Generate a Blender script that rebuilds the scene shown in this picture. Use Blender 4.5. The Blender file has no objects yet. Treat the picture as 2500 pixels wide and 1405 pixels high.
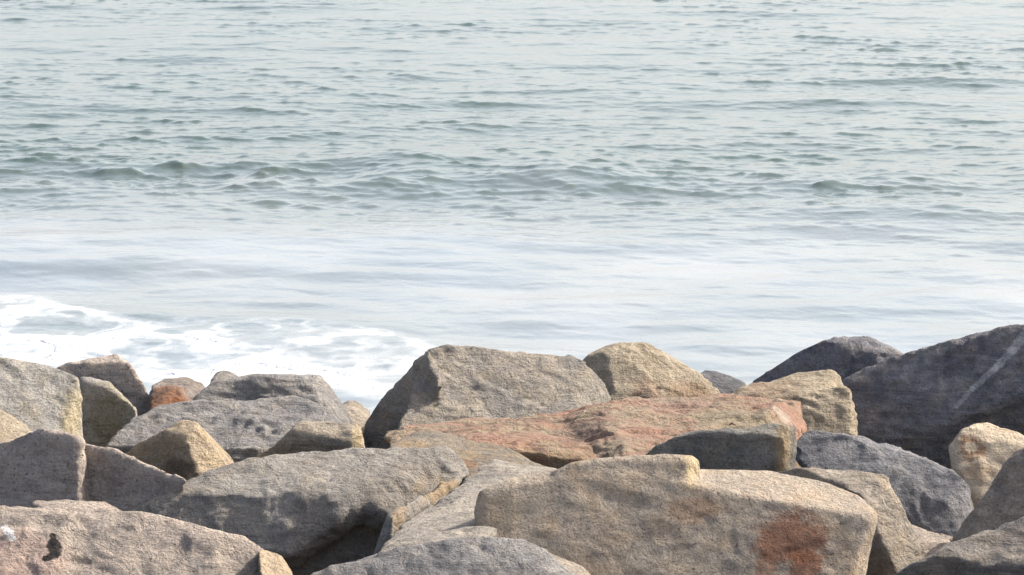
import bpy, bmesh, math, random
import numpy as np
from mathutils import Vector

C = bpy.context.scene
COL = C.collection
R = math.radians

# ------------------------------------------------------------------ camera
CAM_Z = 6.0
FPX = 8894.0                       # focal length in photo pixels (photo is 2500 wide)
PITCH = R(7.516)
cam = bpy.data.cameras.new('camera')
cam.sensor_width = 36.0
cam.lens = 36.0 * FPX / 2500.0
cam.clip_start = 0.1
cam.clip_end = 20000
camo = bpy.data.objects.new('camera', cam)
COL.objects.link(camo)
camo.location = (0, 0, CAM_Z)
camo.rotation_euler = (math.pi / 2 - PITCH, 0, 0)
C.camera = camo

# ------------------------------------------------------------------ sky, sun, exposure
SUN_EL, SUN_AZ = 40.0, 24.0        # azimuth measured from +x (right) towards +y (out to sea)
w = bpy.data.worlds.new('World')
C.world = w
w.use_nodes = True
nt = w.node_tree
bg = nt.nodes['Background']
sky = nt.nodes.new('ShaderNodeTexSky')
sky.sky_type = 'NISHITA'
sky.sun_disc = False
sky.sun_elevation = R(SUN_EL)
sky.sun_rotation = R(90 - SUN_AZ)
sky.altitude = 0
sky.air_density = 1.0
sky.dust_density = 6.0
sky.ozone_density = 1.0
# sea haze: the sky pales and brightens evenly all round towards the horizon
tc = nt.nodes.new('ShaderNodeTexCoord')
sx = nt.nodes.new('ShaderNodeSeparateXYZ'); nt.links.new(tc.outputs['Generated'], sx.inputs[0])
mr = nt.nodes.new('ShaderNodeMapRange'); mr.interpolation_type = 'SMOOTHSTEP'
nt.links.new(sx.outputs[2], mr.inputs[0])
for i_, v_ in enumerate((0.0, 0.45, 1.0, 0.0)): mr.inputs[1 + i_].default_value = v_
hz = nt.nodes.new('ShaderNodeMix'); hz.data_type = 'RGBA'; hz.blend_type = 'ADD'
nt.links.new(mr.outputs[0], hz.inputs[0]); nt.links.new(sky.outputs[0], hz.inputs[6])
hz.inputs[7].default_value = (3.7, 3.8, 4.15, 1)
nt.links.new(hz.outputs[2], bg.inputs[0])
bg.inputs[1].default_value = 0.14

sun = bpy.data.lights.new('sun', 'SUN')
sun.energy = 4.0
sun.angle = R(0.6)
sun.color = (1.0, 0.95, 0.87)
suno = bpy.data.objects.new('sun', sun)
COL.objects.link(suno)
sd = Vector((math.cos(R(SUN_EL)) * math.cos(R(SUN_AZ)), math.cos(R(SUN_EL)) * math.sin(R(SUN_AZ)), math.sin(R(SUN_EL))))
suno.rotation_euler = sd.to_track_quat('Z', 'Y').to_euler()
suno.location = (20, 10, 30)

C.view_settings.view_transform = 'Standard'
C.view_settings.look = 'None'
C.view_settings.gamma = 1.0
C.view_settings.use_curve_mapping = False
C.view_settings.exposure = 0.58
C.render.engine = 'CYCLES'
C.cycles.max_bounces = 5
C.cycles.diffuse_bounces = 3

# ------------------------------------------------------------------ helpers
cp, sp = math.cos(PITCH), math.sin(PITCH)
def P(px, py, Y):
    """world point seen at a photo position, Y metres out from the camera"""
    a = (px - 1250.0) / FPX
    b = -(py - 702.5) / FPX
    d = np.array([a, cp + b * sp, -sp + b * cp])
    t = Y / d[1]
    return np.array([0, 0, CAM_Z]) + d * t

def _hash(ix, iy, iz, seed):
    h = (ix * 374761393 + iy * 668265263 + iz * 2147483647 + seed * 974634777) & 0xFFFFFFFF
    h = ((h ^ (h >> 13)) * 1274126177) & 0xFFFFFFFF
    h = (h ^ (h >> 16))
    return h
_G = np.random.RandomState(5).normal(size=(256, 3))
_G /= np.linalg.norm(_G, axis=1)[:, None]
def pnoise(p, seed=0):
    """gradient noise, about -1..1"""
    p = np.asarray(p, dtype=np.float64)
    i = np.floor(p).astype(np.int64)
    f = p - i
    u = f * f * f * (f * (f * 6 - 15) + 10)
    out = 0
    for dx in (0, 1):
        wx = u[:, 0] if dx else 1 - u[:, 0]
        for dy in (0, 1):
            wy = u[:, 1] if dy else 1 - u[:, 1]
            for dz in (0, 1):
                wz = u[:, 2] if dz else 1 - u[:, 2]
                g = _G[_hash(i[:, 0] + dx, i[:, 1] + dy, i[:, 2] + dz, seed) & 255]
                out = out + wx * wy * wz * ((f[:, 0] - dx) * g[:, 0] + (f[:, 1] - dy) * g[:, 1] + (f[:, 2] - dz) * g[:, 2])
    return out * 1.6
def fbm(p, octaves=4, seed=0, gain=0.5):
    out, a = 0, 1.0
    p = np.array(p, dtype=np.float64)
    for o in range(octaves):
        out = out + a * pnoise(p, seed + o * 7)
        p = p * 2.03 + 11.3
        a *= gain
    return out
def smooth(a, b, x):
    t = np.clip((x - a) / (b - a), 0, 1)
    return t * t * (3 - 2 * t)

def make_mesh(name, verts, faces, shade=True):
    me = bpy.data.meshes.new(name)
    nf, k = faces.shape
    me.vertices.add(len(verts))
    me.vertices.foreach_set('co', np.asarray(verts, dtype=np.float32).ravel())
    me.loops.add(nf * k)
    me.loops.foreach_set('vertex_index', faces.astype(np.int32).ravel())
    me.polygons.add(nf)
    me.polygons.foreach_set('loop_start', np.arange(0, nf * k, k, dtype=np.int32))
    me.update(calc_edges=True)
    me.polygons.foreach_set('use_smooth', np.full(nf, shade, dtype=bool))
    me.validate()
    return me

class NB:
    """tiny node-tree builder"""
    def __init__(s, name):
        s.m = bpy.data.materials.new(name)
        s.m.use_nodes = True
        s.t = s.m.node_tree
        s.b = s.t.nodes['Principled BSDF']
    def n(s, t, **kw):
        nd = s.t.nodes.new(t)
        for k, v in kw.items(): setattr(nd, k, v)
        return nd
    def l(s, a, b): s.t.links.new(a, b)
    def val(s, x, sock):
        if isinstance(x, (int, float)): sock.default_value = x
        elif isinstance(x, (tuple, list)): sock.default_value = tuple(x) + ((1,) if len(x) == 3 and len(sock.default_value) == 4 else ())
        else: s.l(x, sock)
    def math(s, op, a, b=0.0, clamp=False):
        nd = s.n('ShaderNodeMath', operation=op, use_clamp=clamp)
        s.val(a, nd.inputs[0]); s.val(b, nd.inputs[1])
        return nd.outputs[0]
    def vmath(s, op, a, b):
        nd = s.n('ShaderNodeVectorMath', operation=op)
        s.val(a, nd.inputs[0]); s.val(b, nd.inputs[1])
        return nd.outputs['Value'] if op in ('LENGTH', 'DOT_PRODUCT') else nd.outputs['Vector']
    def mix(s, f, a, b, mode='MIX'):
        nd = s.n('ShaderNodeMix', data_type='RGBA', blend_type=mode)
        s.val(f, nd.inputs[0]); s.val(a, nd.inputs[6]); s.val(b, nd.inputs[7])
        return nd.outputs[2]
    def noise(s, vec, scale, detail=3, rough=0.55, dist=0.0):
        nd = s.n('ShaderNodeTexNoise')
        s.l(vec, nd.inputs['Vector'])
        nd.inputs['Scale'].default_value = scale
        nd.inputs['Detail'].default_value = detail
        nd.inputs['Roughness'].default_value = rough
        nd.inputs['Distortion'].default_value = dist
        return nd.outputs['Fac']
    def map(s, x, a, b, c=0.0, d=1.0, smooth=True):
        nd = s.n('ShaderNodeMapRange', interpolation_type='SMOOTHSTEP' if smooth else 'LINEAR')
        s.val(x, nd.inputs[0])
        for i, v in enumerate((a, b, c, d)): nd.inputs[1 + i].default_value = v
        return nd.outputs[0]
    def mapping(s, vec, loc=(0, 0, 0), rot=(0, 0, 0), scale=(1, 1, 1)):
        nd = s.n('ShaderNodeMapping')
        s.l(vec, nd.inputs[0])
        nd.inputs[1].default_value = loc; nd.inputs[2].default_value = rot; nd.inputs[3].default_value = scale
        return nd.outputs[0]

# ------------------------------------------------------------------ the sea
def ocean_tile(N, L, seed, peak, low, wind=(-0.25, -1.0), spread=2.0, power=4.0):
    rs = np.random.RandomState(seed)
    k = 2 * np.pi * np.fft.fftfreq(N, d=L / N)
    kx, ky = np.meshgrid(k, k, indexing='ij')
    kk = np.sqrt(kx ** 2 + ky ** 2); kk[0, 0] = 1
    wv = np.array(wind) / np.linalg.norm(wind)
    c = (kx * wv[0] + ky * wv[1]) / kk
    kp, kl = 2 * np.pi / peak, 2 * np.pi / low
    S = kk ** (-power) * np.exp(-(kp / kk) ** 2) * np.exp(-(kk / kl) ** 2) * (0.06 + np.abs(c) ** spread)
    S[0, 0] = 0
    A = np.sqrt(S) * (rs.normal(size=kk.shape) + 1j * rs.normal(size=kk.shape))
    h = np.fft.ifft2(A).real
    s = 1 / h.std()
    dx = np.fft.ifft2(1j * kx / kk * A).real * s
    dy = np.fft.ifft2(1j * ky / kk * A).real * s
    return h * s, dx, dy, L, N
def sample(tile, x, y):
    outs = []
    L, N = tile[3], tile[4]
    u = (x / L) % 1.0 * N; v = (y / L) % 1.0 * N
    i = np.floor(u).astype(int); j = np.floor(v).astype(int)
    fu, fv = u - i, v - j
    i %= N; j %= N; i1, j1 = (i + 1) % N, (j + 1) % N
    for a in tile[:3]:
        outs.append(a[i, j] * (1 - fu) * (1 - fv) + a[i1, j] * fu * (1 - fv) + a[i, j1] * (1 - fu) * fv + a[i1, j1] * fu * fv)
    return outs
T_CHOP = ocean_tile(1024, 31.0, 3, 1.2, 0.13, spread=1.9, power=3.7)
T_MID = ocean_tile(512, 67.0, 8, 7.5, 1.2, wind=(-0.1, -1.0), spread=4.0)
T_CALM = ocean_tile(512, 37.0, 12, 3.2, 0.7, wind=(-0.2, -1.0), spread=1.0, power=4.4)

def p2(x, y, s=1.0, z=0.0):
    return np.stack([x * s, y * s, np.full_like(x, z)], axis=1)

def swell(x, y):
    """the low breaker that stands up before the shallows, with lesser ones after it"""
    wob = 1.6 * pnoise(p2(x, y * 0.2, 0.10, 3.1)) + 0.5 * pnoise(p2(x, y * 0.3, 0.35, 8.1))
    def ridge(y0, H, front, back):
        d = y - (y0 + wob)
        return H * np.where(d < 0, np.exp(-(d / front) ** 2), np.exp(-(d / back) ** 2))
    m1 = 0.75 + 0.5 * pnoise(p2(x, y * 0, 0.22, 1.7))
    m2 = np.clip(0.5 + 1.0 * pnoise(p2(x, y * 0, 0.25, 5.7)), 0, 1.2)
    m3 = np.clip(0.4 + 1.0 * pnoise(p2(x, y * 0, 0.30, 9.7)), 0, 1.2)
    h = ridge(58.4 - 0.10 * x, 0.18, 1.5, 4.0) * np.clip(0.58 + 1.1 * pnoise(p2(x + 1.0, y * 0, 0.21, 1.7)) + 0.6 * pnoise(p2(x, y * 0, 0.6, 2.2)), 0.0, 1.5)
    h += ridge(60.9 - 0.06 * x, 0.13, 1.0, 2.0) * np.clip(0.3 + 1.2 * pnoise(p2(x, y * 0, 0.2, 12.7)), 0, 1.2)
    h += ridge(54.2 - 0.12 * x, 0.15, 1.1, 2.0) * m2
    h += ridge(50.8 - 0.10 * x, 0.08, 0.9, 2.0) * m3
    h += ridge(47.0 - 0.25 * x, 0.06, 0.8, 2.2) * np.clip(0.2 - 0.25 * x, 0, 1.0)
    return h

def sea_height(x, y):
    calm = 1 - smooth(47.5, 58.5, y + 0.25 * x + 2.0 * pnoise(p2(x, y, 0.13, 2.2)))
    grp = 0.62 + 0.65 * pnoise(p2(x * 0.55, y * 0.5, 0.16, 4.4))
    grp = np.clip(grp - 0.012 * x * (y / 80.0), 0.3, 1.4)
    grp = 0.75 * grp ** 1.5 + 0.2 + 0.22 * np.exp(-((y + 0.1 * x - 57.5) / 2.6) ** 2) * np.clip(0.8 + pnoise(p2(x, y * 0.3, 0.3, 6.6)), 0.2, 1.5)
    h1, dx1, dy1 = sample(T_CHOP, x, y)
    h2, dx2, dy2 = sample(T_MID, x, y)
    h3, _, _ = sample(T_CALM, x, y)
    far = smooth(160, 500, y)
    h1 = h1 + 0.27 * (h1 * h1 - 1)
    a1 = 0.0125 * grp * (1 - 0.10 * smooth(62, 100, y)) * (1 - calm) + 0.002 * calm
    a2 = (0.030 * (1 - calm) + 0.015 * calm)
    a1 = a1 * (1 - far); a2 = a2 * (1 - 0.5 * far)
    h = a1 * h1 + a2 * h2 + 0.010 * calm * h3 + swell(x, y)
    ch = 1 - smooth(0.0, 0.8, calm)
    return h, (a1 * dx1 + a2 * dx2) * 0.9 * ch, (a1 * dy1 + a2 * dy2) * 0.9 * ch, calm

def worley2(x, y, s, seed):
    """distance to nearest and second nearest jittered cell centre"""
    px, py = x * s, y * s
    ix, iy = np.floor(px).astype(np.int64), np.floor(py).astype(np.int64)
    d1 = np.full(x.shape, 9.0); d2 = np.full(x.shape, 9.0)
    for ox in (-1, 0, 1):
        for oy in (-1, 0, 1):
            a, b = ix + ox, iy + oy
            h = _hash(a, b, a * 0 + 3, seed)
            cx = a + (h & 1023) / 1023.0; cy = b + ((h >> 10) & 1023) / 1023.0
            d = np.hypot(px - cx, py - cy)
            d2 = np.where(d < d1, d1, np.minimum(d2, d)); d1 = np.minimum(d1, d)
    return d1, d2

EDGE_X = np.array([-60, -9.0, -6.4, -4.2, -2.7, -1.2, 0.2, 1.6, 60])
EDGE_Y = np.array([47.0, 46.6, 45.4, 43.3, 42.9, 42.0, 40.5, 38.5, 34.0])
def foam_density(x, y):
    wx = x + 0.45 * fbm(p2(x, y, 0.9, 1.0), 3, 21)
    wy = y + 0.8 * fbm(p2(x, y, 0.7, 6.0), 3, 33)
    e = np.interp(wx, EDGE_X, EDGE_Y)
    inside = smooth(-0.35, 1.5, e - wy)
    strength = 1 - smooth(-2.8, 3.6, x + 0.12 * (40 - y))
    d1, d2 = worley2(wx, wy * 0.62, 0.62, 4)
    web = 1 - smooth(0.05, 0.36, d2 - d1)
    d1b, d2b = worley2(wx, wy * 0.55, 1.9, 9)
    web2 = 1 - smooth(0.05, 0.45, d2b - d1b)
    n = fbm(p2(x, y * 0.6, 0.8, 2.0), 5, 55, 0.6)
    d = 0.42 * web + 0.30 * web2 + 0.50 * n + 0.26 + 0.08 * smooth(1.5, 3.5, e - wy)
    lip = np.exp(-((e - wy - 0.5) / 0.5) ** 2)
    d = d + 0.28 * lip * (0.6 + 0.6 * fbm(p2(x, y, 0.5, 9.0), 2, 71))
    return np.clip(inside * (0.35 + 0.65 * strength) * d * smooth(0.0, 0.3, strength), 0, 1.3)

NX, NY = 680, 1080
u = np.linspace(-1, 1, NX)
gx = np.where(np.abs(u) < 0.94, u / 0.94 * 0.185, np.sign(u) * (0.185 + 4.0 * ((np.abs(u) - 0.94) / 0.06) ** 3))
v = np.linspace(0, 1, NY)
core = 27.0 * (128.0 / 27.0) ** np.clip(v / 0.975, 0, 1)
gy = np.where(v <= 0.975, core, 128.0 + 9000 * np.clip((v - 0.975) / 0.025, 0, 1) ** 3)
GY, GX = np.meshgrid(gy, gx, indexing='ij')
X0 = (GX * np.minimum(GY, 3000)).ravel(); Y0 = GY.ravel()
H, DX, DY, CALM = sea_height(X0, Y0)
verts = np.stack([X0 + DX, Y0 + DY, H], axis=1)
idx = np.arange(NX * NY).reshape(NY, NX)
faces = np.stack([idx[:-1, :-1], idx[:-1, 1:], idx[1:, 1:], idx[1:, :-1]], axis=-1).reshape(-1, 4)
sea_me = make_mesh('sea', verts, faces)
FO = foam_density(X0, Y0)
at = sea_me.attributes.new('foam', 'FLOAT', 'POINT')
at.data.foreach_set('value', FO.astype(np.float32))
milk = np.clip(CALM * (0.85 + 0.3 * fbm(p2(X0, Y0 * 0.5, 0.35, 7.0), 4, 91)), 0, 1)
milk = np.maximum(milk, 0.35 * (1 - smooth(54, 63, Y0 + 0.2 * X0 + 2.5 * pnoise(p2(X0, Y0, 0.2, 3.0)))))
at = sea_me.attributes.new('milk', 'FLOAT', 'POINT')
at.data.foreach_set('value', milk.astype(np.float32))

def mat_sea():
    k = NB('sea_water')
    g = k.n('ShaderNodeNewGeometry').outputs['Position']
    milk_ = k.n('ShaderNodeAttribute', attribute_name='milk').outputs['Fac']
    foam_ = k.n('ShaderNodeAttribute', attribute_name='foam').outputs['Fac']
    n1 = k.noise(k.mapping(g, scale=(1, 0.6, 1)), 0.5, 4)
    green = k.mix(k.map(n1, 0.3, 0.7), (0.052, 0.088, 0.062), (0.078, 0.108, 0.086))
    silt = k.mix(k.map(k.noise(k.mapping(g, scale=(1, 0.5, 1)), 0.35, 4), 0.35, 0.65), (0.20, 0.235, 0.255), (0.265, 0.285, 0.29))
    base = k.mix(milk_, green, silt)
    fine = k.noise(k.mapping(g, scale=(1, 0.55, 1)), 5.0, 5, 0.6)
    fm = k.map(k.math('ADD', foam_, k.math('MULTIPLY', k.math('SUBTRACT', fine, 0.5), 0.8)), 0.20, 1.0)
    base = k.mix(fm, base, (0.60, 0.63, 0.65))
    k.l(base, k.b.inputs['Base Color'])
    k.val(k.math('ADD', 0.07, k.math('MULTIPLY', fm, 0.5)), k.b.inputs['Roughness'])
    k.b.inputs['IOR'].default_value = 1.33
    b1 = k.noise(k.mapping(g, scale=(1, 0.8, 1)), 4.5, 4, 0.6)
    bp = k.n('ShaderNodeBump')
    bp.inputs['Strength'].default_value = 1.0
    k.val(k.math('ADD', k.math('MULTIPLY', k.math('SUBTRACT', 1.0, milk_), 0.008), 0.007), bp.inputs['Distance'])
    k.l(b1, bp.inputs['Height'])
    k.l(bp.outputs[0], k.b.inputs['Normal'])
    return k.m
def link(o, kind=None):
    COL.objects.link(o)
    if kind: o['kind'] = kind
    return o
sea = link(bpy.data.objects.new('sea', sea_me), 'structure')
sea_me.materials.append(mat_sea())

# thick foam, a thin raised crust riding on the water near the stones
fxs = np.arange(-11.0, 3.2, 0.028); fys = np.arange(33.5, 47.2, 0.05)
FY_, FX_ = np.meshgrid(fys, fxs, indexing='ij')
fx, fy = FX_.ravel(), FY_.ravel()
fd = foam_density(fx, fy) + 0.24 * fbm(p2(fx, fy * 0.6, 3.2, 3.0), 3, 12, 0.55)
hh = sea_height(fx, fy)[0]
fz = hh + 0.004 + 0.035 * np.clip(fd - 0.92, 0, 0.6) + 0.006 * fbm(p2(fx, fy, 9.0, 1.0), 2, 5)
idx = np.arange(fx.size).reshape(FX_.shape)
fc = np.stack([idx[:-1, :-1], idx[:-1, 1:], idx[1:, 1:], idx[1:, :-1]], axis=-1).reshape(-1, 4)
fc = fc[(fd[fc] > 0.92).all(axis=1)]
cnt = np.bincount(fc.ravel(), minlength=fx.size)
fz = np.where(cnt < 4, hh - 0.006, fz)            # the rim dips into the water
used, inv = np.unique(fc.ravel(), return_inverse=True)
foam_me = make_mesh('sea_foam', np.stack([fx, fy, fz], axis=1)[used], inv.reshape(-1, 4))
foam = link(bpy.data.objects.new('sea_foam', foam_me), 'stuff')
foam['label'] = 'white lacy foam spread on the shallow water left of the stones'
foam['category'] = 'foam'
def mat_foam():
    k = NB('foam')
    g = k.n('ShaderNodeNewGeometry').outputs['Position']
    n = k.noise(k.mapping(g, scale=(1, 0.6, 1)), 6, 5)
    k.l(k.mix(n, (0.46, 0.50, 0.53), (0.68, 0.70, 0.71)), k.b.inputs['Base Color'])
    k.b.inputs['Roughness'].default_value = 0.7
    bp = k.n('ShaderNodeBump'); bp.inputs['Distance'].default_value = 0.06
    k.l(k.noise(g, 9, 5), bp.inputs['Height']); k.l(bp.outputs[0], k.b.inputs['Normal'])
    return k.m
foam_me.materials.append(mat_foam())

# ------------------------------------------------------------------ the bank under the stones
bx = np.concatenate([np.linspace(-400, -9, 12), np.linspace(-8, 8, 110), np.linspace(9, 400, 12)])
by = np.concatenate([np.linspace(-60, 8, 12), np.linspace(8.3, 30, 130), np.linspace(31, 60, 8)])
BY, BX = np.meshgrid(by, bx, indexing='ij')
X1, Y1 = BX.ravel(), BY.ravel()
Z1 = np.interp(Y1, [-60, 5, 12, 14, 22, 30, 40, 60], [4.3, 4.3, 2.3, 2.0, 1.75, -0.8, -2.2, -3.0])
Z1 = Z1 + 0.10 * fbm(p2(X1, Y1, 1.6, 0.0), 4, 3) * smooth(9, 12, Y1)
idx = np.arange(X1.size).reshape(BX.shape)
fcs = np.stack([idx[:-1, :-1], idx[:-1, 1:], idx[1:, 1:], idx[1:, :-1]], axis=-1).reshape(-1, 4)
bank_me = make_mesh('ground', np.stack([X1, Y1, Z1], axis=1), fcs)
bank = link(bpy.data.objects.new('ground', bank_me), 'structure')
def mat_bank():
    k = NB('bank_rubble')
    g = k.n('ShaderNodeNewGeometry').outputs['Position']
    n = k.noise(g, 7, 6)
    k.l(k.mix(n, (0.03, 0.028, 0.025), (0.09, 0.08, 0.07)), k.b.inputs['Base Color'])
    k.b.inputs['Roughness'].default_value = 0.95
    bp = k.n('ShaderNodeBump'); bp.inputs['Distance'].default_value = 0.08
    k.l(n, bp.inputs['Height']); k.l(bp.outputs[0], k.b.inputs['Normal'])
    return k.m
bank_me.materials.append(mat_bank())

# ------------------------------------------------------------------ boulders
def srgb(r, g, b):
    m_ = 0.3 * r + 0.59 * g + 0.11 * b
    r, g, b = [m_ + 0.84 * (c_ - m_) for c_ in (r, g, b)]
    f = lambda c: (c / 255.0 / 12.92) if c / 255.0 <= 0.04045 else ((c / 255.0 + 0.055) / 1.055) ** 2.4
    return (f(r), f(g), f(b))

def mat_rock(name, a, b, c, origin, speck=0.40, pits=0.4, strata=0.14, bed=(0, 0, 0), stains=(), cracks=0.0, bump=1.0, rough=0.86, seed=0):
    """a, b: the two main tones, c: a rarer tint; strata: strength of streaks along the bedding"""
    k = NB(name)
    o = k.n('ShaderNodeTexCoord').outputs['Object']
    rs = random.Random(seed)
    if bed == (0, 0, 0): bed = (rs.uniform(-0.4, 0.4), rs.uniform(-0.6, 0.6), 0)
    gs = rs.uniform(0.75, 1.5)                      # every stone has its own grain size
    v0 = k.vmath('ADD', o, tuple(rs.uniform(-40, 40) for _ in range(3)))
    big = k.map(k.noise(v0, 2.6, 6, 0.65, 0.6), 0.38, 0.62)
    mid = k.map(k.noise(v0, 8.0, 5, 0.62, 0.2), 0.42, 0.72)
    col = k.mix(big, a, b)
    col = k.mix(k.math('MULTIPLY', mid, 0.55), col, c)
    bedv = k.mapping(v0, rot=bed, scale=(2.2, 2.2, 26))
    st = k.noise(bedv, 1.3, 6, 0.65, 0.5)
    if strata > 0:
        col = k.mix(strata, col, k.mix(k.map(st, 0.3, 0.7), (0.45, 0.44, 0.43), (1.35, 1.33, 1.3)), 'MULTIPLY')
    wth = k.map(k.noise(v0, 4.2, 7, 0.7, 0.8), 0.50, 0.70)
    col = k.mix(k.math('MULTIPLY', wth, 0.55), col, (0.62, 0.62, 0.64), 'MULTIPLY')
    for (cen, rad, sc, strength, ns) in stains:
        if isinstance(cen, list):                     # a streak between two points
            A_, B_ = [np.array(q) - origin for q in cen]
            ba = B_ - A_
            pa = k.vmath('SUBTRACT', o, tuple(map(float, A_)))
            hh_ = k.math('DIVIDE', k.vmath('DOT_PRODUCT', pa, tuple(map(float, ba))), float(ba @ ba), True)
            sc_ = k.n('ShaderNodeVectorMath', operation='SCALE')
            sc_.inputs[0].default_value = tuple(map(float, ba)); k.l(hh_, sc_.inputs['Scale'])
            dist = k.math('DIVIDE', k.vmath('LENGTH', k.vmath('SUBTRACT', pa, sc_.outputs[0]), (0, 0, 0)), float(rad))
        else:
            off = k.vmath('SUBTRACT', o, tuple(float(q) for q in (np.array(cen) - origin)))
            off = k.vmath('DIVIDE', off, tuple(rad) if isinstance(rad, (tuple, list)) else (rad, rad, rad))
            dist = k.vmath('LENGTH', off, (0, 0, 0))
        nz = k.noise(v0, ns, 6, 0.72)
        small = np.max(rad) < 0.08
        dist = k.math('ADD', dist, k.math('MULTIPLY', k.math('SUBTRACT', nz, 0.5), 1.6 if small else 2.1))
        col = k.mix(k.map(dist, 0.65 if small else 0.5, 1.05 if small else 1.12, strength, 0.0), col, sc)
    if cracks > 0:
        nzc = k.n('ShaderNodeTexNoise'); k.l(v0, nzc.inputs['Vector']); nzc.inputs['Scale'].default_value = 2.5; nzc.inputs['Detail'].default_value = 5
        dv = k.n('ShaderNodeMix', data_type='VECTOR'); dv.inputs[0].default_value = 0.34
        k.l(v0, dv.inputs[4]); k.l(nzc.outputs['Color'], dv.inputs[5])
        vo = k.n('ShaderNodeTexVoronoi', feature='DISTANCE_TO_EDGE')
        k.l(k.mapping(dv.outputs[1], rot=bed, scale=(1, 1, 1.9)), vo.inputs['Vector']); vo.inputs['Scale'].default_value = 2.6
        crk = k.math('MULTIPLY', k.map(vo.outputs['Distance'], 0.004, 0.028, 1.0, 0.0), k.map(k.noise(v0, 1.9, 3), 0.50, 0.64))
        col = k.mix(k.math('MULTIPLY', crk, 0.55 * cracks), col, (0.04, 0.036, 0.032))
    else:
        crk = 0.0
    g1 = k.noise(v0, 75 * gs, 3, 0.7)
    col = k.mix(speck, col, k.mix(k.map(g1, 0.32, 0.68), (0.52, 0.51, 0.50), (1.42, 1.41, 1.40)), 'MULTIPLY')
    g2 = k.noise(v0, 27 * gs, 4, 0.7)
    col = k.mix(speck * 0.55, col, k.mix(k.map(g2, 0.34, 0.66), (0.6, 0.6, 0.6), (1.35, 1.34, 1.32)), 'MULTIPLY')
    g3 = k.noise(v0, 48 * gs, 2, 0.5)
    pit = k.map(g3, 0.64, 0.71)
    col = k.mix(k.math('MULTIPLY', pit, pits), col, (0.03, 0.027, 0.024))
    k.l(col, k.b.inputs['Base Color'])
    k.b.inputs['Roughness'].default_value = rough
    k.b.inputs['Specular IOR Level'].default_value = 0.25
    h = k.math('ADD', k.math('MULTIPLY', k.noise(v0, 10 * gs, 7, 0.70, 0.3), 1.5 / gs), k.math('MULTIPLY', g1, 0.12))
    h = k.math('ADD', h, k.math('MULTIPLY', st if strata > 0 else k.noise(v0, rs.uniform(18, 30), 5, 0.7), 0.25 + 1.0 * strata))
    h = k.math('SUBTRACT', h, k.math('MULTIPLY', pit, 0.10 * (pits > 0)))
    h = k.math('SUBTRACT', h, k.math('MULTIPLY', crk, 0.5))
    bp = k.n('ShaderNodeBump')
    bp.inputs['Distance'].default_value = 0.052 * bump
    bp.inputs['Strength'].default_value = 1.0
    k.l(h, bp.inputs['Height']); k.l(bp.outputs[0], k.b.inputs['Normal'])
    return k.m

TONE = 1.12
GROUP = 'boulders piled along the shore'
_count = [0]
def face_depth(pl, px, py):
    c_, n_, y_ = pl
    o_ = np.array([0, 0, CAM_Z]); d_ = P(px, py, 1.0) - o_
    den = d_ @ n_
    if abs(den) < 1e-6: return y_
    t_ = ((c_ - o_) @ n_) / den
    return float(np.clip(t_, y_ - 1.6, y_ + 1.6)) if t_ > 0 else y_ + 1.6

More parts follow.
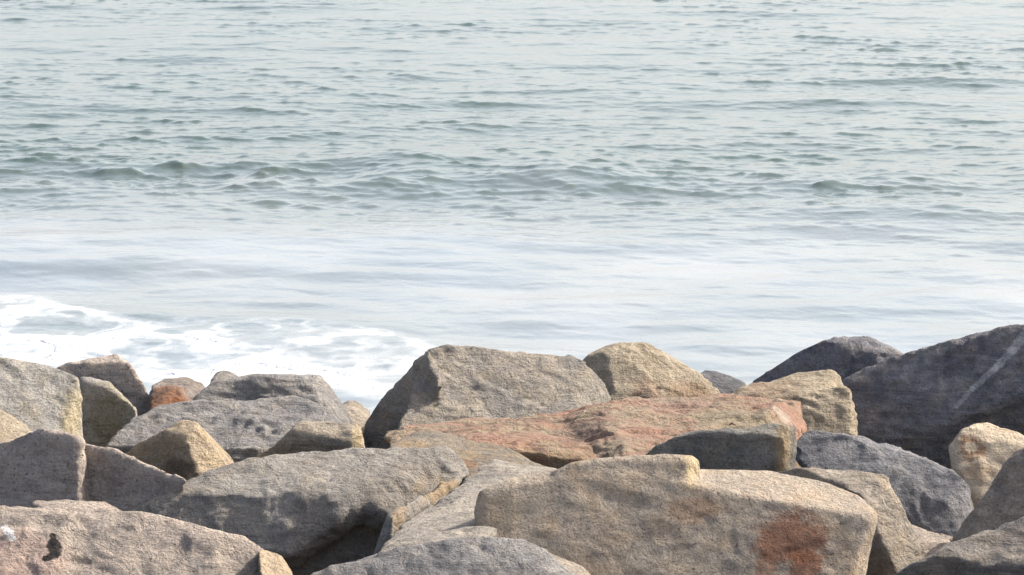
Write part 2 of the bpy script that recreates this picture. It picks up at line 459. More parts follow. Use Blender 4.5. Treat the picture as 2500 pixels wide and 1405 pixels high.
def boulder(label, hulls, tone, back=0.6, shrink=0.72, drop=0.4, voxel=0.0145, soft=2, chip=1.0, lump=1.0,
            bedamp=0.0, beddir=(0, 0, 1), bed=(0, 0, 0), name='boulder', gain=1.0, step=1.0, **mk):
    """hulls: lists of (px, py, Y) corners seen in the photo; the hidden rear and foot are added behind them"""
    _count[0] += 1
    seed = _count[0]
    bm = bmesh.new()
    allp = []
    for hu in hulls:
        opts = {}
        if isinstance(hu, tuple): hu, opts = hu
        bk, sh, dr = opts.get('back', back), opts.get('shrink', shrink), opts.get('drop', drop)
        if 'f' in opts:
            # flat faces: each is (px, py, Y, fx, fz) - a point on it and its lean to the right and upwards
            G = np.array([q[:2] for q in hu], dtype=float)
            PL = []
            for (fpx, fpy, fY, fx_, fz_) in opts['f']:
                if fY is None: fY = max(face_depth(p_, fpx, fpy) for p_ in PL)
                PL.append((P(fpx, fpy, fY), np.array([fx_, -1.0, fz_]), fY))
            def depth_at(px, py): return max(face_depth(p_, px, py) for p_ in PL)
            x0, y0 = G.min(0); x1, y1 = G.max(0)
            extra = []
            for gx_ in np.arange(x0 + 4, x1, 18.0):
                for gy_ in np.arange(y0 + 4, y1, 12.0):
                    inside_ = False
                    for (ax, ay), (bx_, by_) in zip(G, np.roll(G, -1, axis=0)):
                        if (ay > gy_) != (by_ > gy_) and gx_ < (bx_ - ax) * (gy_ - ay) / (by_ - ay) + ax: inside_ = not inside_
                    if inside_: extra.append(P(gx_, gy_, depth_at(gx_, gy_)))
            hu = [(px, py, depth_at(px, py)) for px, py in G]
        else:
            extra = []
        A = np.array(hu, dtype=float)
        cx, cy = A[:, 0].mean(), A[:, 1].mean()
        pts = [P(*q) for q in A]
        for (px, py, Y) in A:
            pts.append(P(cx + (px - cx) * sh, cy + (py - cy) * sh + 6, Y + bk))
        if dr > 0:
            for q, (px, py, Y) in zip(list(pts[:len(A)]), A):
                if py >= cy + 0.45 * (A[:, 1].max() - cy): pts.append(q + np.array([0, 0.06, -dr]))
        pts = pts + extra
        b2 = bmesh.new()
        for q in pts: b2.verts.new(q)
        r = bmesh.ops.convex_hull(b2, input=b2.verts)
        loose = [v_ for v_ in b2.verts if not v_.link_faces]
        bmesh.ops.delete(b2, geom=loose, context='VERTS')
        bmesh.ops.recalc_face_normals(b2, faces=b2.faces)
        tmp = bpy.data.meshes.new('tmp'); b2.to_mesh(tmp); b2.free()
        bm.from_mesh(tmp); bpy.data.meshes.remove(tmp)
        allp += pts
    raw = bpy.data.meshes.new('tmp'); bm.to_mesh(raw); bm.free()
    t = bpy.data.objects.new('tmp', raw); COL.objects.link(t)
    md = t.modifiers.new('r', 'REMESH'); md.mode = 'VOXEL'; md.voxel_size = voxel; md.adaptivity = 0
    dg = bpy.context.evaluated_depsgraph_get()
    ev = t.evaluated_get(dg); em = ev.to_mesh()
    V = np.empty(len(em.vertices) * 3); em.vertices.foreach_get('co', V); V = V.reshape(-1, 3)
    npoly = len(em.polygons)
    F = np.empty(len(em.loops), dtype=np.int64); em.loops.foreach_get('vertex_index', F); F = F.reshape(npoly, 4)
    ev.to_mesh_clear()
    bpy.data.objects.remove(t); bpy.data.meshes.remove(raw)
    E = np.concatenate([F[:, [0, 1]], F[:, [1, 2]], F[:, [2, 3]], F[:, [3, 0]]])
    deg = np.bincount(E.ravel(), minlength=len(V)).astype(float)[:, None]
    def lap(Q, n):
        for _ in range(n):
            S = np.stack([np.bincount(E[:, 0], Q[E[:, 1], i], len(Q)) + np.bincount(E[:, 1], Q[E[:, 0], i], len(Q)) for i in range(3)], axis=1)
            Q = Q + 0.6 * (S / deg - Q)
        return Q
    def normals(Q):
        n = np.cross(Q[F[:, 2]] - Q[F[:, 0]], Q[F[:, 3]] - Q[F[:, 1]])
        o = np.stack([np.bincount(F.ravel(), np.repeat(n[:, i], 4), len(Q)) for i in range(3)], axis=1)
        return o / (np.linalg.norm(o, axis=1)[:, None] + 1e-9)
    V = lap(V, 0 if soft < 2 else max(1, soft - 2))
    N = lap(normals(V), 3); N /= np.linalg.norm(N, axis=1)[:, None] + 1e-9
    rs = np.random.RandomState(100 + seed)
    off = rs.uniform(-50, 50, 3)
    q = V + off
    disp = lump * 0.010 * fbm(q * 2.6, 3, seed)
    disp = disp + chip * 0.009 * fbm(q * np.array([6.0, 6.0, 11.0]), 4, seed + 60, 0.6)
    # stepped fracture: thin broken layers with sharp risers
    t_ = 2.6 * fbm(q * np.array([1.7, 1.7, 2.9]), 4, seed + 50, 0.5)
    fr = t_ - np.floor(t_)
    disp = disp + step * 0.013 * (np.floor(t_) + smooth(0.86, 1.0, fr) - 0.55 * t_)
    if bedamp > 0:
        bd = np.array(beddir, dtype=float); bd /= np.linalg.norm(bd)
        along = q @ bd
        rest = q - along[:, None] * bd
        s = fbm(rest * 2.2 + along[:, None] * bd * 20.0, 3, seed + 90)
        disp = disp + bedamp * s
        # broken ledges along the bedding
        ph = along * 6.0 + 2.2 * fbm(rest * 1.3 + 0.6 * q, 4, seed + 95)
        saw = ph - np.floor(ph)
        saw = np.where(saw < 0.82, saw / 0.82, (1 - saw) / 0.18) - 0.5
        disp = disp + 1.3 * bedamp * saw * smooth(-0.2, 0.4, pnoise(q * 1.6, seed + 97))
    dm = lap(np.repeat(disp[:, None], 3, axis=1), 1)[:, 0]
    V = V + N * (dm + 0.010)[:, None]
    # flat broken facets: the surface is planed off by tilted cuts, as quarried stone is
    def plane_cuts(V, N, num, rad, depth, tilt):
        pick = rs.randint(0, len(V), num)
        depth0 = depth
        for p_ in pick:
            depth = depth0
            if edge[p_] > 0.05:                     # leave most arrises sharp, chip a few
                if rs.rand() > 0.12: continue
                depth = depth0 * 0.8
            n_ = N[p_] + rs.normal(size=3) * tilt
            n_ /= np.linalg.norm(n_)
            r_ = rad * rs.uniform(0.6, 1.5)
            rel = V - V[p_]
            dist = np.linalg.norm(rel, axis=1)
            k_ = np.nonzero((dist < r_) & ((N @ n_) > 0.2))[0]
            if len(k_) < 4: continue
            pr = rel[k_] @ n_
            d_ = pr - (pr.max() - depth * rs.uniform(0.4, 1.2))      # never deeper than the given depth
            V[k_] -= (np.clip(d_, 0, None) * (1 - smooth(0.8, 1.0, dist[k_] / r_)))[:, None] * n_
        return V
    area = len(V) * voxel ** 2
    edge = 1 - np.linalg.norm(lap(normals(V), 7), axis=1)
    V = plane_cuts(V, N, int(area * 9 * chip), 0.36, 0.018 * chip, 0.12)
    V = plane_cuts(V, N, int(area * 60 * chip), 0.13, 0.011 * chip, 0.20)
    V = lap(V, 1) if soft > 4 else V
    q = V + off
    N = normals(V)
    V = V + N * (0.0022 * chip * fbm(q * 22.0, 2, seed + 80))[:, None]
    org = V.mean(0); org[2] = V[:, 2].min()
    me = make_mesh(name, V - org, F)
    o = bpy.data.objects.new(name, me); COL.objects.link(o)
    o.location = org
    o['label'] = label; o['category'] = 'boulder'; o['group'] = GROUP
    rel = V - np.array([0, 0, CAM_Z])
    dep = rel[:, 1] * cp - rel[:, 2] * sp
    sxp = 1250 + FPX * rel[:, 0] / dep
    syp = 702.5 - FPX * (rel[:, 1] * sp + rel[:, 2] * cp) / dep
    def on_surface(px, py):
        e_ = (sxp - px) ** 2 + (syp - py) ** 2
        m_ = np.nonzero(e_ < max(64.0, e_.min() + 1))[0]
        return V[m_[dep[m_].argmin()]]
    mk['stains'] = [([on_surface(*z_) for z_ in p_] if isinstance(p_, list) else on_surface(*p_), (r_ if isinstance(r_, (int, float)) else (r_[0], max(r_[0], r_[2]) * 1.5, r_[2])), c_, st_, n_) for (p_, r_, c_, st_, n_) in mk.get('stains', ())]
    a, b, c = [tuple(gain * TONE * x for x in t_) for t_ in tone]
    mk['stains'] = [(p_, r_, tuple(min(1, gain * 1.0 * x) for x in c_), st_ * 0.85, n_) for (p_, r_, c_, st_, n_) in mk.get('stains', ())]
    me.materials.append(mat_rock('stone_' + str(seed), a, b, c, org, bed=bed, seed=seed, **mk))
    return o

# tones (base colours)
GREY = (srgb(150, 145, 138), srgb(128, 124, 120), srgb(160, 150, 135))
BUFF = (srgb(168, 156, 140), srgb(148, 138, 126), srgb(178, 158, 130))
TAUPE = (srgb(148, 136, 126), srgb(132, 121, 113), srgb(152, 138, 120))
SAND = (srgb(172, 157, 133), srgb(154, 139, 115), srgb(182, 167, 143))
OLIVE = (srgb(158, 150, 128), srgb(140, 132, 110), srgb(172, 160, 128))
SLATE = (srgb(108, 108, 112), srgb(88, 89, 94), srgb(124, 120, 116))
DARK = (srgb(98, 98, 102), srgb(80, 80, 86), srgb(116, 108, 100))
PINK = (srgb(171, 156, 143), srgb(153, 141, 130), srgb(178, 161, 142))
RED = (srgb(162, 122, 101), srgb(152, 136, 112), srgb(144, 110, 94))
CREAM = (srgb(208, 188, 160), srgb(190, 168, 138), srgb(214, 198, 172))
RUST = srgb(150, 84, 40)
QUARTZ = srgb(190, 190, 192)

# ---- back row, left to right
boulder('rounded pinkish grey boulder with lit sloping top behind the left slab',
    [([(105, 905), (200, 878), (270, 861), (286, 866), (330, 903), (359, 944), (367, 990), (355, 1040), (150, 1040)], dict(f=[(250, 888, 21.6, 0.1, 0.12), (240, 888, None, -0.1, 3.0)]))], TAUPE, gain=1.6, soft=3, pits=0.6)
boulder('small rusty orange stone between the pinkish boulder and the layered grey boulder',
    [[(362, 940, 21.4), (400, 925, 21.6), (450, 922, 21.7), (492, 934, 21.6), (510, 960, 21.5), (480, 1010, 21.1), (366, 1010, 21.0), (420, 950, 21.2)]],
    TAUPE, soft=6, stains=[((400, 965), (0.15, 0.4, 0.16), srgb(150, 96, 60), 0.95, 9), ((445, 985), (0.12, 0.4, 0.05), RUST, 0.8, 12)])
boulder('small grey knob of stone peeping over the layered grey boulder',
    [[(512, 925, 22.0), (530, 906, 22.1), (556, 901, 22.1), (582, 906, 22.1), (603, 925, 22.0), (590, 960, 21.7), (520, 960, 21.7)]],
    GREY, soft=5, voxel=0.012)
boulder('broad layered grey boulder with a rounded lit right shoulder',
    [([(470, 975), (497, 944), (520, 923), (600, 912), (690, 906), (735, 914), (774, 950), (790, 978), (760, 1010), (480, 1010)], dict(f=[(620, 975, 20.35, 0.0, 0.85), (620, 925, None, 0.0, 3.0)])),
     ([(335, 1010), (400, 988), (480, 978), (740, 975), (800, 1000), (790, 1050), (700, 1095), (600, 1102), (420, 1102), (258, 1094), (310, 1060)], dict(f=[(520, 1050, 19.5, 0.05, 2.4), (520, 1092, None, 0.0, 0.2)])),
     [(720, 920, 21.5), (775, 920, 21.6), (805, 943, 21.5), (832, 983, 21.3), (850, 1010, 21.1), (858, 1040, 20.9), (840, 1080, 20.3), (770, 1080, 20.2), (795, 985, 20.75), (740, 935, 21.2)],
     ([(545, 1098, 18.95), (640, 1092, 18.95), (600, 1140, 18.9), (560, 1130, 18.9)], dict(back=0.3))],
    (srgb(142, 138, 134), srgb(118, 116, 116), srgb(158, 148, 132)), gain=1.15, step=0.8, back=0.4, bedamp=0.012, beddir=(0.1, 0.5, 0.8), strata=0.25, soft=3, chip=1.2)
boulder('small pale stone tucked behind the layered boulder beside the dark cleft',
    [[(835, 990, 21.6), (858, 984, 21.7), (897, 1010, 21.6), (900, 1050, 21.3), (860, 1100, 21.0), (830, 1060, 21.0)]], BUFF, voxel=0.013)
boulder('tall wedge boulder with a dark left face and pale slanting top',
    [([(1046, 846), (1068, 836), (1120, 840), (1260, 875), (1400, 869), (1425, 876), (1477, 935), (1498, 980), (1440, 1025), (1200, 1075), (960, 1080), (1020, 1035), (1075, 945)], dict(f=[(1250, 950, 20.6, 0.1, 1.35), (1440, 905, None, 1.5, 0.8)])),
     ([(1046, 848), (1026, 893), (960, 943), (897, 1018), (883, 1060), (887, 1125), (940, 1115), (1015, 1050), (1078, 945)], dict(f=[(1045, 960, 20.55, -1.3, 0.35)]))],
    (srgb(162, 152, 138), srgb(142, 136, 128), srgb(170, 154, 128)), back=0.5, chip=1.3, step=1.0, bedamp=0.007, beddir=(0.2, 0.5, 0.8), strata=0.2)
boulder('sandy peaked boulder behind the wedge boulder',
    [([(1400, 885), (1440, 853), (1500, 825), (1585, 831), (1660, 873), (1712, 908), (1767, 968), (1700, 1010), (1500, 1015), (1440, 985)], dict(f=[(1530, 930, 21.9, 0.45, 1.0), (1500, 900, None, -0.55, 0.8), (1640, 895, None, 0.7, 2.2)]))],
    SAND, soft=2, chip=1.5, lump=1.6, step=1.8, stains=[((1690, 965), 0.16, srgb(150, 104, 66), 0.5, 8), ((1590, 960), 0.14, srgb(160, 122, 100), 0.5, 7)])
boulder('small dark grey stone right of the sandy peaked boulder',
    [[(1700, 910, 23.2), (1722, 902, 23.3), (1765, 906, 23.3), (1823, 936, 23.1), (1800, 975, 22.8), (1730, 990, 22.7)]], SLATE, soft=5, voxel=0.013)
boulder('dark humped boulder against the water, left of the huge slab',
    [([(1830, 940), (1900, 884), (1960, 854), (2050, 818), (2110, 818), (2160, 836), (2207, 861), (2260, 930), (2000, 990), (1860, 990)], dict(f=[(2000, 905, 23.5, -0.25, 0.5), (2060, 845, None, 0.1, 2.4), (2150, 870, None, 0.7, 0.6)]))], DARK, gain=1.7, soft=4, back=0.8, chip=1.2)
boulder('huge dark slab boulder with a pale quartz vein at the right edge',
    [([(2050, 930), (2110, 898), (2205, 863), (2300, 845), (2360, 819), (2420, 802), (2500, 793), (2800, 790), (2850, 1000), (2700, 1150), (2500, 1120), (2330, 1180), (2085, 1130), (2055, 1000)], dict(f=[(2250, 950, 21.7, -0.28, 0.58), (2440, 985, None, 0.1, -0.45)])),
     ([(2100, 1060, 22.2), (2400, 1040, 22.0), (2830, 1000, 22.2), (2830, 1330, 21.9), (2330, 1260, 21.7), (2100, 1230, 21.9)], dict(back=0.7))],
    DARK, soft=3, back=0.9, drop=0.05, voxel=0.020, bump=1.5, bedamp=0.015, beddir=(-0.45, 0.3, 0.85), strata=0.35, bed=(0.2, R(29), 0), chip=1.3, gain=2.4,
    stains=[([(2505, 800), (2470, 850)], 0.034, QUARTZ, 0.34, 20), ([(2470, 850), (2428, 898)], 0.028, QUARTZ, 0.40, 20), ([(2428, 898), (2380, 946)], 0.024, QUARTZ, 0.40, 20), ([(2380, 946), (2334, 986)], 0.017, QUARTZ, 0.40, 20)])
boulder('tan bedded block with a squared lit end before the huge dark slab',
    [[(1765, 965, 20.95), (1850, 936, 21.3), (1940, 914, 21.5), (2030, 902, 21.5), (2055, 920, 21.4), (2062, 950, 21.3), (1990, 960, 21.05), (1880, 985, 20.95)],
     ([(1790, 990), (1900, 966), (1975, 950), (2066, 942), (2078, 950), (2090, 1000), (2090, 1090), (1960, 1075), (1850, 1050)], dict(f=[(2030, 1000, 20.85, 0.2, 0.55), (2078, 990, None, 1.6, 0.2)]))],
    SAND, soft=1, chip=1.0, bedamp=0.010, beddir=(0.4, 0.3, 0.85), strata=0.25, stains=[((1870, 945), (0.25, 0.4, 0.06), srgb(132, 104, 82), 0.6, 8)])

# ---- middle row
boulder('pale grey slab at the left edge with a sunlit yellow broken end',
    [([(-330, 850), (0, 866), (100, 891), (190, 913), (203, 960), (206, 1090), (140, 1110), (-330, 1140)], dict(f=[(60, 980, 19.1, 0.1, 1.5), (172, 1000, None, 2.2, 0.5)])),
     ([(193, 919), (270, 935), (302, 973), (330, 1001), (334, 1040), (258, 1105), (200, 1105)], dict(f=[(260, 1020, 19.75, -0.15, 0.12), (270, 945, None, 0.2, 2.5)]))],
    (srgb(172, 166, 156), srgb(158, 154, 148), srgb(166, 152, 122)), soft=2, pits=0.5, back=0.5,
    stains=[((180, 1010), (0.06, 0.4, 0.22), srgb(190, 172, 130), 0.8, 8), ((270, 1020), (0.14, 0.3, 0.2), srgb(140, 130, 98), 0.75, 6)])
boulder('rough tan stone at the left edge, low beside the pale slab',
    [[(-250, 930, 18.3), (0, 988, 18.1), (40, 1013, 18.0), (95, 1056, 17.8), (80, 1110, 17.5), (0, 1120, 17.3), (-250, 1120, 17.2)]], SAND, chip=1.6)
boulder('small pyramid stone with a smooth left face and rough sunlit right face',
    [([(296, 1110), (400, 1053), (446, 1023), (480, 1030), (523, 1060), (543, 1099), (584, 1134), (470, 1190), (330, 1125)], dict(f=[(446, 1036, 18.2, -0.65, 0.40), (446, 1036, 18.2, 0.75, 0.85), (408, 1060, None, -0.45, 1.9)]))],
    (srgb(176, 156, 130), srgb(150, 134, 112), srgb(186, 162, 122)), soft=2, chip=1.3, voxel=0.013, bump=1.4, gain=1.25, stains=[((430, 1140), (0.14, 0.3, 0.05), srgb(84, 70, 54), 0.7, 12)])  # dark patch low on the front: its shade put into the colour
boulder('pale streaked slab with a rounded right end beside the dark cleft',
    [([(600, 1136), (690, 1064), (735, 1034), (850, 1028), (867, 1034), (892, 1080), (896, 1140), (690, 1150)], dict(f=[(740, 1060, 18.6, 0.15, 2.2), (800, 1067, None, -0.15, 0.0), (864, 1062, None, 1.8, 0.3)]))],
    (srgb(172, 160, 142), srgb(154, 144, 130), srgb(180, 162, 132)), soft=3, strata=0.3, bed=(0.4, R(25), 0), stains=[((880, 1070), (0.05, 0.3, 0.1), srgb(196, 172, 120), 0.6, 10)])
boulder('long reddish brown slab in the middle of the pile',
    [[(934, 1066, 18.9), (960, 1046, 19.2), (1010, 1030, 19.4), (1200, 1026, 19.6), (1340, 1010, 19.8), (1300, 1040, 19.2), (1260, 1104, 18.3), (1100, 1085, 18.4), (950, 1085, 18.6), (1450, 1128, 18.05), (1440, 1080, 18.7)],
     [(1330, 1014, 19.8), (1440, 986, 20.0), (1500, 977, 20.0), (1620, 974, 20.1), (1478, 996, 19.4), (1505, 1050, 18.5), (1540, 1128, 17.8), (1640, 1085, 18.3), (1700, 1000, 19.7), (1690, 1055, 18.9), (1390, 1070, 19.1), (1450, 1130, 18.2)],
     [(1620, 975, 20.1), (1755, 965, 20.3), (1880, 972, 20.2), (1890, 982, 19.8), (1800, 1010, 19.2), (1690, 1050, 18.9), (1620, 1085, 18.4), (1900, 1070, 18.9)],
     [(1800, 985, 20.0), (1885, 974, 20.1), (1950, 980, 20.0), (1962, 1015, 19.8), (1968, 1060, 19.6), (1890, 1075, 18.9), (1880, 1000, 19.2), (1800, 1060, 18.9)]],
    RED, soft=2, back=0.45, lump=2.2, step=1.6, chip=1.1, bedamp=0.009, beddir=(0.1, 0.5, 0.85), strata=0.22,
    stains=[((1420, 1040), (0.17, 0.5, 0.07), srgb(112, 84, 82), 0.6, 7), ((1790, 1010), (0.30, 0.6, 0.12), srgb(152, 138, 112), 1.0, 7), ((1915, 1010), (0.09, 0.5, 0.09), srgb(186, 172, 156), 0.8, 9),  # first, purplish patch: shade of the left-facing hollow put into the colour
            ((1060, 1055), (0.14, 0.5, 0.04), srgb(140, 128, 112), 0.7, 8), ((1620, 985), (0.45, 0.5, 0.05), srgb(158, 134, 116), 0.6, 6), ((1300, 1110), (0.35, 0.5, 0.03), srgb(168, 136, 100), 0.7, 8)])
boulder('shaded front edge of the reddish slab, as a separate grey brown wedge under its left end',
    [[(945, 1090, 17.9), (1010, 1052, 18.25), (1050, 1050, 18.3), (1100, 1062, 18.25), (1250, 1100, 18.0), (1360, 1148, 17.6), (1340, 1190, 17.2), (1200, 1190, 17.2), (1050, 1150, 17.5)]],
    (srgb(142, 132, 116), srgb(122, 114, 104), srgb(160, 130, 88)), soft=3, stains=[((1140, 1125), (0.08, 0.3, 0.05), srgb(150, 100, 50), 0.6, 9)])  # slab's front edge made a separate stone, its shade coloured grey brown
boulder('cream stone with a brown rust swirl at the right edge',
    [([(2316, 1095), (2340, 1050), (2385, 1028), (2425, 1035), (2560, 1090), (2560, 1210), (2445, 1220), (2385, 1220), (2328, 1140)], dict(f=[(2380, 1110, 18.6, -0.1, 0.8), (2440, 1070, None, 0.4, 2.6), (2335, 1110, None, -1.2, 0.5)]))],
    CREAM, soft=5, chip=0.6, pits=0.3, speck=0.35, stains=[((2375, 1090), (0.11, 0.4, 0.075), srgb(140, 94, 58), 1.0, 5), ((2372, 1086), (0.05, 0.4, 0.035), srgb(206, 188, 160), 0.95, 5), ((2420, 1080), (0.05, 0.4, 0.03), srgb(206, 188, 160), 0.9, 5), ((2390, 1150), (0.11, 0.4, 0.05), srgb(170, 130, 86), 0.5, 8)])
boulder('dark grey wedge stone with a tan right edge resting on the large front block',
    [([(1563, 1125), (1605, 1083), (1650, 1063), (1780, 1043), (1900, 1035), (1937, 1038), (1946, 1080), (1928, 1170), (1620, 1180)], dict(f=[(1780, 1100, 17.3, -0.1, 0.05), (1780, 1059, None, 0.0, 2.5), (1916, 1090, None, 1.5, 0.2)]))],
    (srgb(114, 111, 104), srgb(92, 92, 90), srgb(126, 116, 100)), gain=1.45, soft=1, back=0.3, chip=0.9, strata=0.15, stains=[((1915, 1095), (0.05, 0.4, 0.16), srgb(142, 120, 86), 0.8, 8), ((1850, 1110), (0.08, 0.3, 0.1), srgb(140, 138, 134), 0.4, 10)])
boulder('blue grey craggy boulder lying right of the dark wedge stone',
    [([(1930, 1115), (1944, 1060), (1980, 1040), (2060, 1055), (2140, 1062), (2230, 1092), (2320, 1127), (2364, 1163), (2388, 1220), (2394, 1265), (2330, 1335), (2215, 1300), (1960, 1165)], dict(f=[(2120, 1120, 18.0, 0.15, 1.3), (2200, 1190, None, 0.0, 0.45), (2340, 1200, None, 0.9, 0.5), (1960, 1090, None, -1.0, 0.3)]))],
    (srgb(128, 128, 132), srgb(104, 105, 110), srgb(146, 142, 138)), soft=2, chip=1.9, lump=2.0, step=1.0, bedamp=0.007, beddir=(0.4, 0.3, 0.8))

# ---- front rows
boulder('wide shaded brown grey block at the left edge, notched on its top edge',
    [([(-300, 1160), (0, 1091), (95, 1053), (150, 1057), (197, 1075), (207, 1130), (203, 1310), (-300, 1400)], dict(f=[(100, 1150, 17.17, -0.25, 0.3), (190, 1100, None, 2.0, 0.4)])),
     ([(195, 1080), (300, 1110), (400, 1148), (460, 1171), (440, 1200), (350, 1275), (195, 1300)], dict(f=[(320, 1190, 17.15, -0.3, 0.3)]))],
    TAUPE, soft=1, chip=0.9, pits=0.5, back=0.4, lump=1.0, gain=1.6)
boulder('small tan sliver of rock behind the marked front boulder at left',
    [[(75, 1228, 16.1), (110, 1217, 16.2), (180, 1224, 16.2), (270, 1238, 16.1), (300, 1252, 16.0), (260, 1290, 15.6), (130, 1280, 15.5)]], PINK, voxel=0.013, chip=1.3)
boulder('big grey boulder tapering left with a rusty right edge and dark hollow under it',
    [([(283, 1254), (350, 1232), (455, 1172), (560, 1128), (650, 1105), (820, 1102), (900, 1088), (1040, 1081), (1094, 1090), (1000, 1180), (880, 1224), (720, 1348), (640, 1348), (380, 1295)], dict(f=[(640, 1160, 17.2, -0.1, 2.8), (600, 1206, None, -0.12, 0.62), (960, 1158, None, 0.45, 1.15)])),
     ([(820, 1102), (1040, 1081), (1094, 1090), (1132, 1122), (1148, 1156), (1112, 1184), (1012, 1220), (962, 1262), (880, 1226), (800, 1190)], dict(f=[(640, 1160, 17.2, -0.1, 2.8), (600, 1206, None, -0.12, 0.62), (960, 1158, None, 0.45, 1.15)])),
     ([(1140, 1158, 17.35), (1010, 1218, 16.6), (962, 1262, 16.3), (955, 1305, 16.3), (915, 1370, 16.35), (940, 1262, 16.38), (1080, 1240, 16.9)], dict(back=0.5)),
     ([(600, 1310, 17.15), (940, 1240, 17.15), (960, 1300, 17.15), (960, 1480, 17.0), (600, 1480, 17.0)], dict(back=0.6))],
    (srgb(156, 150, 142), srgb(138, 131, 122), srgb(164, 152, 134)), soft=4, chip=1.1, lump=1.4, back=0.5, drop=0.1,
    stains=[((1080, 1190), (0.22, 0.5, 0.05), srgb(166, 136, 92), 0.75, 9), ((980, 1250), (0.06, 0.5, 0.1), srgb(170, 142, 104), 0.7, 9)])
boulder('pale smooth slab sloping between the big grey boulder and the large front block',
    [[(908, 1362, 15.3), (990, 1280, 16.2), (1160, 1165, 17.3), (1205, 1124, 17.7), (1245, 1135, 17.6), (1360, 1150, 17.4), (1330, 1200, 16.6), (1170, 1290, 15.6), (1150, 1340, 15.1), (1000, 1370, 15.0)]],
    (srgb(170, 160, 146), srgb(152, 145, 136), srgb(160, 148, 130)), soft=3, chip=0.9, strata=0.2, bed=(0.5, R(35), 0), drop=0.4)
boulder('squared slab with a sunlit right face behind the large front block',
    [([(1870, 1154), (1960, 1138), (2158, 1154), (2173, 1164), (2217, 1270), (2250, 1370), (2244, 1450), (2050, 1450), (2055, 1290)], dict(f=[(2145, 1300, 16.5, 1.0, 0.9), (2145, 1300, 16.5, -1.0, 0.1), (2120, 1200, None, 0.0, 3.5)]))],
    BUFF, drop=0.1, soft=1, chip=0.7, strata=0.2, bed=(0, R(60), 0), back=0.3, shrink=0.8)
boulder('small pinkish broken stone in the gap under the blue grey boulder',
    [[(2205, 1285, 17.2), (2240, 1278, 17.3), (2290, 1292, 17.2), (2335, 1306, 17.1), (2320, 1345, 16.7), (2240, 1385, 16.5)]], PINK, voxel=0.012, chip=1.6)
boulder('large speckled buff block with a raised chip on top and a rusty red patch',
    [([(1161, 1250), (1170, 1203), (1250, 1173), (1355, 1150), (1765, 1150), (1870, 1153), (2000, 1178), (2100, 1216), (2140, 1255), (2127, 1310), (2092, 1365), (2068, 1415), (2050, 1480), (1300, 1480), (1165, 1330)], dict(f=[(1600, 1300, 15.6, 0.0, 0.62), (1900, 1226, None, 0.7, 5.0), (1250, 1192, None, -0.3, 2.5), (2118, 1290, None, 1.3, 0.2), (1180, 1270, None, -1.0, 0.4)])),
     ([(1353, 1155), (1400, 1132), (1540, 1115), (1672, 1111), (1702, 1128), (1708, 1186), (1684, 1200), (1364, 1200)], dict(back=0.3, drop=0.0, shrink=0.85, f=[(1500, 1195, 15.715, 0.0, 0.60), (1678, 1150, None, 1.5, 0.3), (1540, 1122, None, 0.0, 4.0)]))],
    (srgb(170, 154, 134), srgb(154, 142, 127), srgb(172, 144, 112)), gain=1.2, drop=0.4, soft=1, step=0.25, chip=0.35, cracks=0.0, lump=0.2, back=0.7, speck=0.45, strata=0.0, pits=0.5,
    stains=[((1930, 1310), (0.18, 0.6, 0.14), srgb(140, 84, 56), 0.95, 11), ((1970, 1390), (0.10, 0.6, 0.10), srgb(142, 86, 58), 0.9, 11), ((1870, 1385), (0.05, 0.6, 0.14), srgb(146, 88, 54), 0.6, 9), ((1700, 1240), (0.14, 0.6, 0.06), srgb(168, 122, 84), 0.5, 6), ((1225, 1250), (0.10, 0.6, 0.10), srgb(130, 116, 94), 0.6, 5), ((1695, 1150), (0.05, 0.4, 0.1), srgb(196, 174, 126), 0.7, 9)])
boulder('brown grey mottled boulder leaning at the right edge',
    [([(2760, 1000), (2500, 1080), (2460, 1108), (2430, 1158), (2390, 1220), (2340, 1310), (2303, 1345), (2400, 1400), (2760, 1400)], dict(f=[(2430, 1220, 16.3, -0.3, 0.5), (2360, 1300, None, -1.2, 0.5)]))],
    (srgb(130, 120, 110), srgb(110, 102, 95), srgb(150, 136, 120)), gain=1.7, soft=3, chip=1.4, step=1.0)
boulder('layered slab with a dark front in the bottom right corner',
    [([(2178, 1415), (2330, 1320), (2500, 1262), (2660, 1208), (2660, 1510), (2178, 1510)], dict(f=[(2400, 1345, 14.7, -0.1, 1.6), (2440, 1378, None, -0.2, 0.0)]))],
    (srgb(142, 134, 126), srgb(116, 112, 110), srgb(160, 144, 124)), soft=2, strata=0.45, bed=(0.1, R(28), 0), bedamp=0.008, beddir=(0.4, 0.2, 0.85))
boulder('small rounded tan stone at the right end of the marked front boulder',
    [[(625, 1345, 14.6), (645, 1334, 14.7), (682, 1346, 14.7), (712, 1386, 14.6), (726, 1420, 14.5), (640, 1440, 14.2)]], (srgb(186, 164, 134), srgb(168, 148, 122), srgb(190, 168, 130)), voxel=0.012, soft=6)
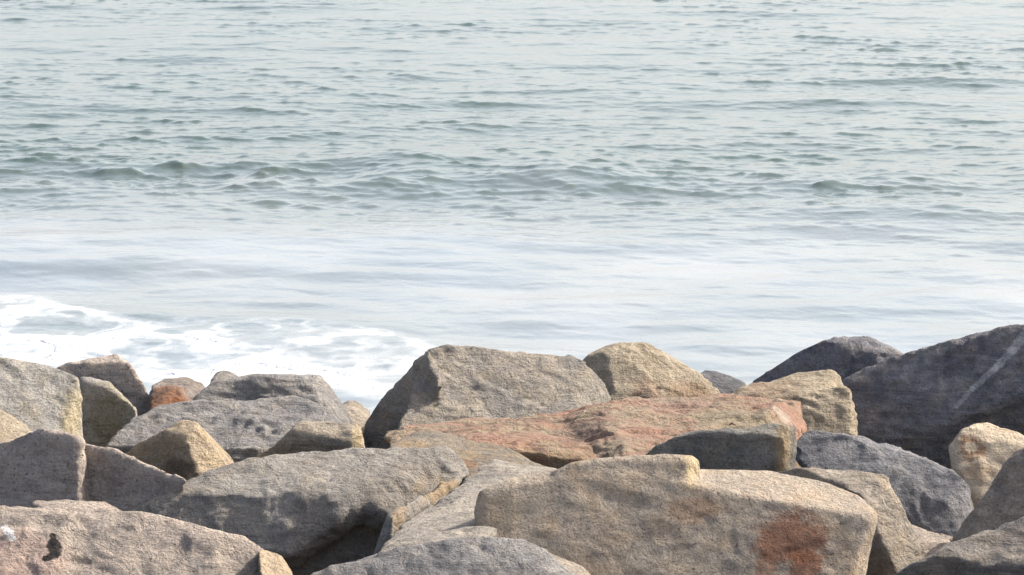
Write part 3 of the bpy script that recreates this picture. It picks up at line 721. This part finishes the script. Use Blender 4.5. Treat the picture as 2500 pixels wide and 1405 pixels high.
boulder('front left boulder marked with white paint and a black smear',
    [([(-250, 1225), (60, 1235), (150, 1243), (190, 1273), (260, 1400), (250, 1490), (-250, 1490)], dict(f=[(60, 1330, 14.7, -0.05, 1.5), (160, 1290, None, 0.8, 1.0)])),
     ([(150, 1262), (190, 1273), (280, 1273), (380, 1260), (450, 1267), (560, 1296), (623, 1320), (664, 1362), (692, 1430), (600, 1490), (150, 1490)], dict(f=[(380, 1340, 14.75, 0.05, 1.5), (620, 1350, None, 0.9, 0.9), (230, 1320, None, -0.5, 1.6)]))],
    PINK, soft=3, chip=1.2, lump=1.6, gain=1.12, step=0.7, back=0.4, strata=0.12,
    stains=[((60, 1350), (0.22, 0.5, 0.1), srgb(184, 146, 130), 0.5, 5), ([(14, 1284), (24, 1298)], 0.020, srgb(232, 232, 232), 0.9, 30), ([(24, 1306), (38, 1312)], 0.014, srgb(232, 232, 232), 0.8, 30),
            ([(133, 1302), (136, 1322)], 0.016, srgb(30, 29, 31), 1.1, 40), ([(138, 1322), (140, 1342)], 0.032, srgb(30, 29, 31), 1.1, 40), ([(136, 1348), (110, 1358)], 0.020, srgb(30, 29, 31), 1.1, 40)])
boulder('narrow grey stone between the bottom grey boulder and the large front block',
    [[(1300, 1350, 14.9), (1340, 1346, 15.0), (1400, 1378, 14.9), (1440, 1410, 14.8), (1440, 1470, 14.5), (1300, 1470, 14.4)]], BUFF, voxel=0.013)
boulder('smooth ridged grey boulder at the bottom centre edge',
    [([(738, 1414), (830, 1374), (940, 1343), (1100, 1323), (1200, 1308), (1250, 1312), (1293, 1324), (1363, 1370), (1402, 1410), (1380, 1490), (760, 1490)], dict(f=[(1080, 1370, 14.7, -0.15, 1.6), (1300, 1370, None, 0.6, 1.2), (900, 1390, None, -0.4, 1.8)]))],
    (srgb(140, 137, 134), srgb(118, 116, 116), srgb(150, 142, 132)), soft=4, chip=1.3, lump=2.0, bedamp=0.010, gain=1.15, step=0.8, beddir=(0.6, 0.3, 0.6))

# ---- a scrap of dry weed left on the dark wedge stone
def scrap():
    bm = bmesh.new()
    rs = random.Random(4)
    ring = []
    for i in range(7):
        t = i / 6
        c = Vector((-0.016 + 0.032 * t, 0, 0.006 + 0.008 * math.sin(t * math.pi)))
        r = 0.004 * math.sin(0.5 + t * 2.2) + 0.0015
        ring.append([bm.verts.new(c + Vector((0, r * 1.6 * math.cos(a), r * math.sin(a))) + Vector([rs.uniform(-.001, .001)] * 3)) for a in [k * math.pi / 3 for k in range(6)]])
    for a, b in zip(ring, ring[1:]):
        for k in range(6): bm.faces.new((a[k], a[(k + 1) % 6], b[(k + 1) % 6], b[k]))
    bm.faces.new(ring[0][::-1]); bm.faces.new(ring[-1])
    me = bpy.data.meshes.new('weed_scrap'); bm.to_mesh(me); bm.free()
    o = link(bpy.data.objects.new('weed_scrap', me))
    o.location = P(1788, 1041, 17.72)
    o['label'] = 'tiny reddish brown scrap of dry weed on top of the dark wedge stone'; o['category'] = 'weed'
    k = NB('dry_weed')
    n = k.noise(k.n('ShaderNodeTexCoord').outputs['Object'], 200, 3)
    k.l(k.mix(n, (0.10, 0.035, 0.02), (0.2, 0.08, 0.04)), k.b.inputs['Base Color'])
    me.materials.append(k.m)
scrap()
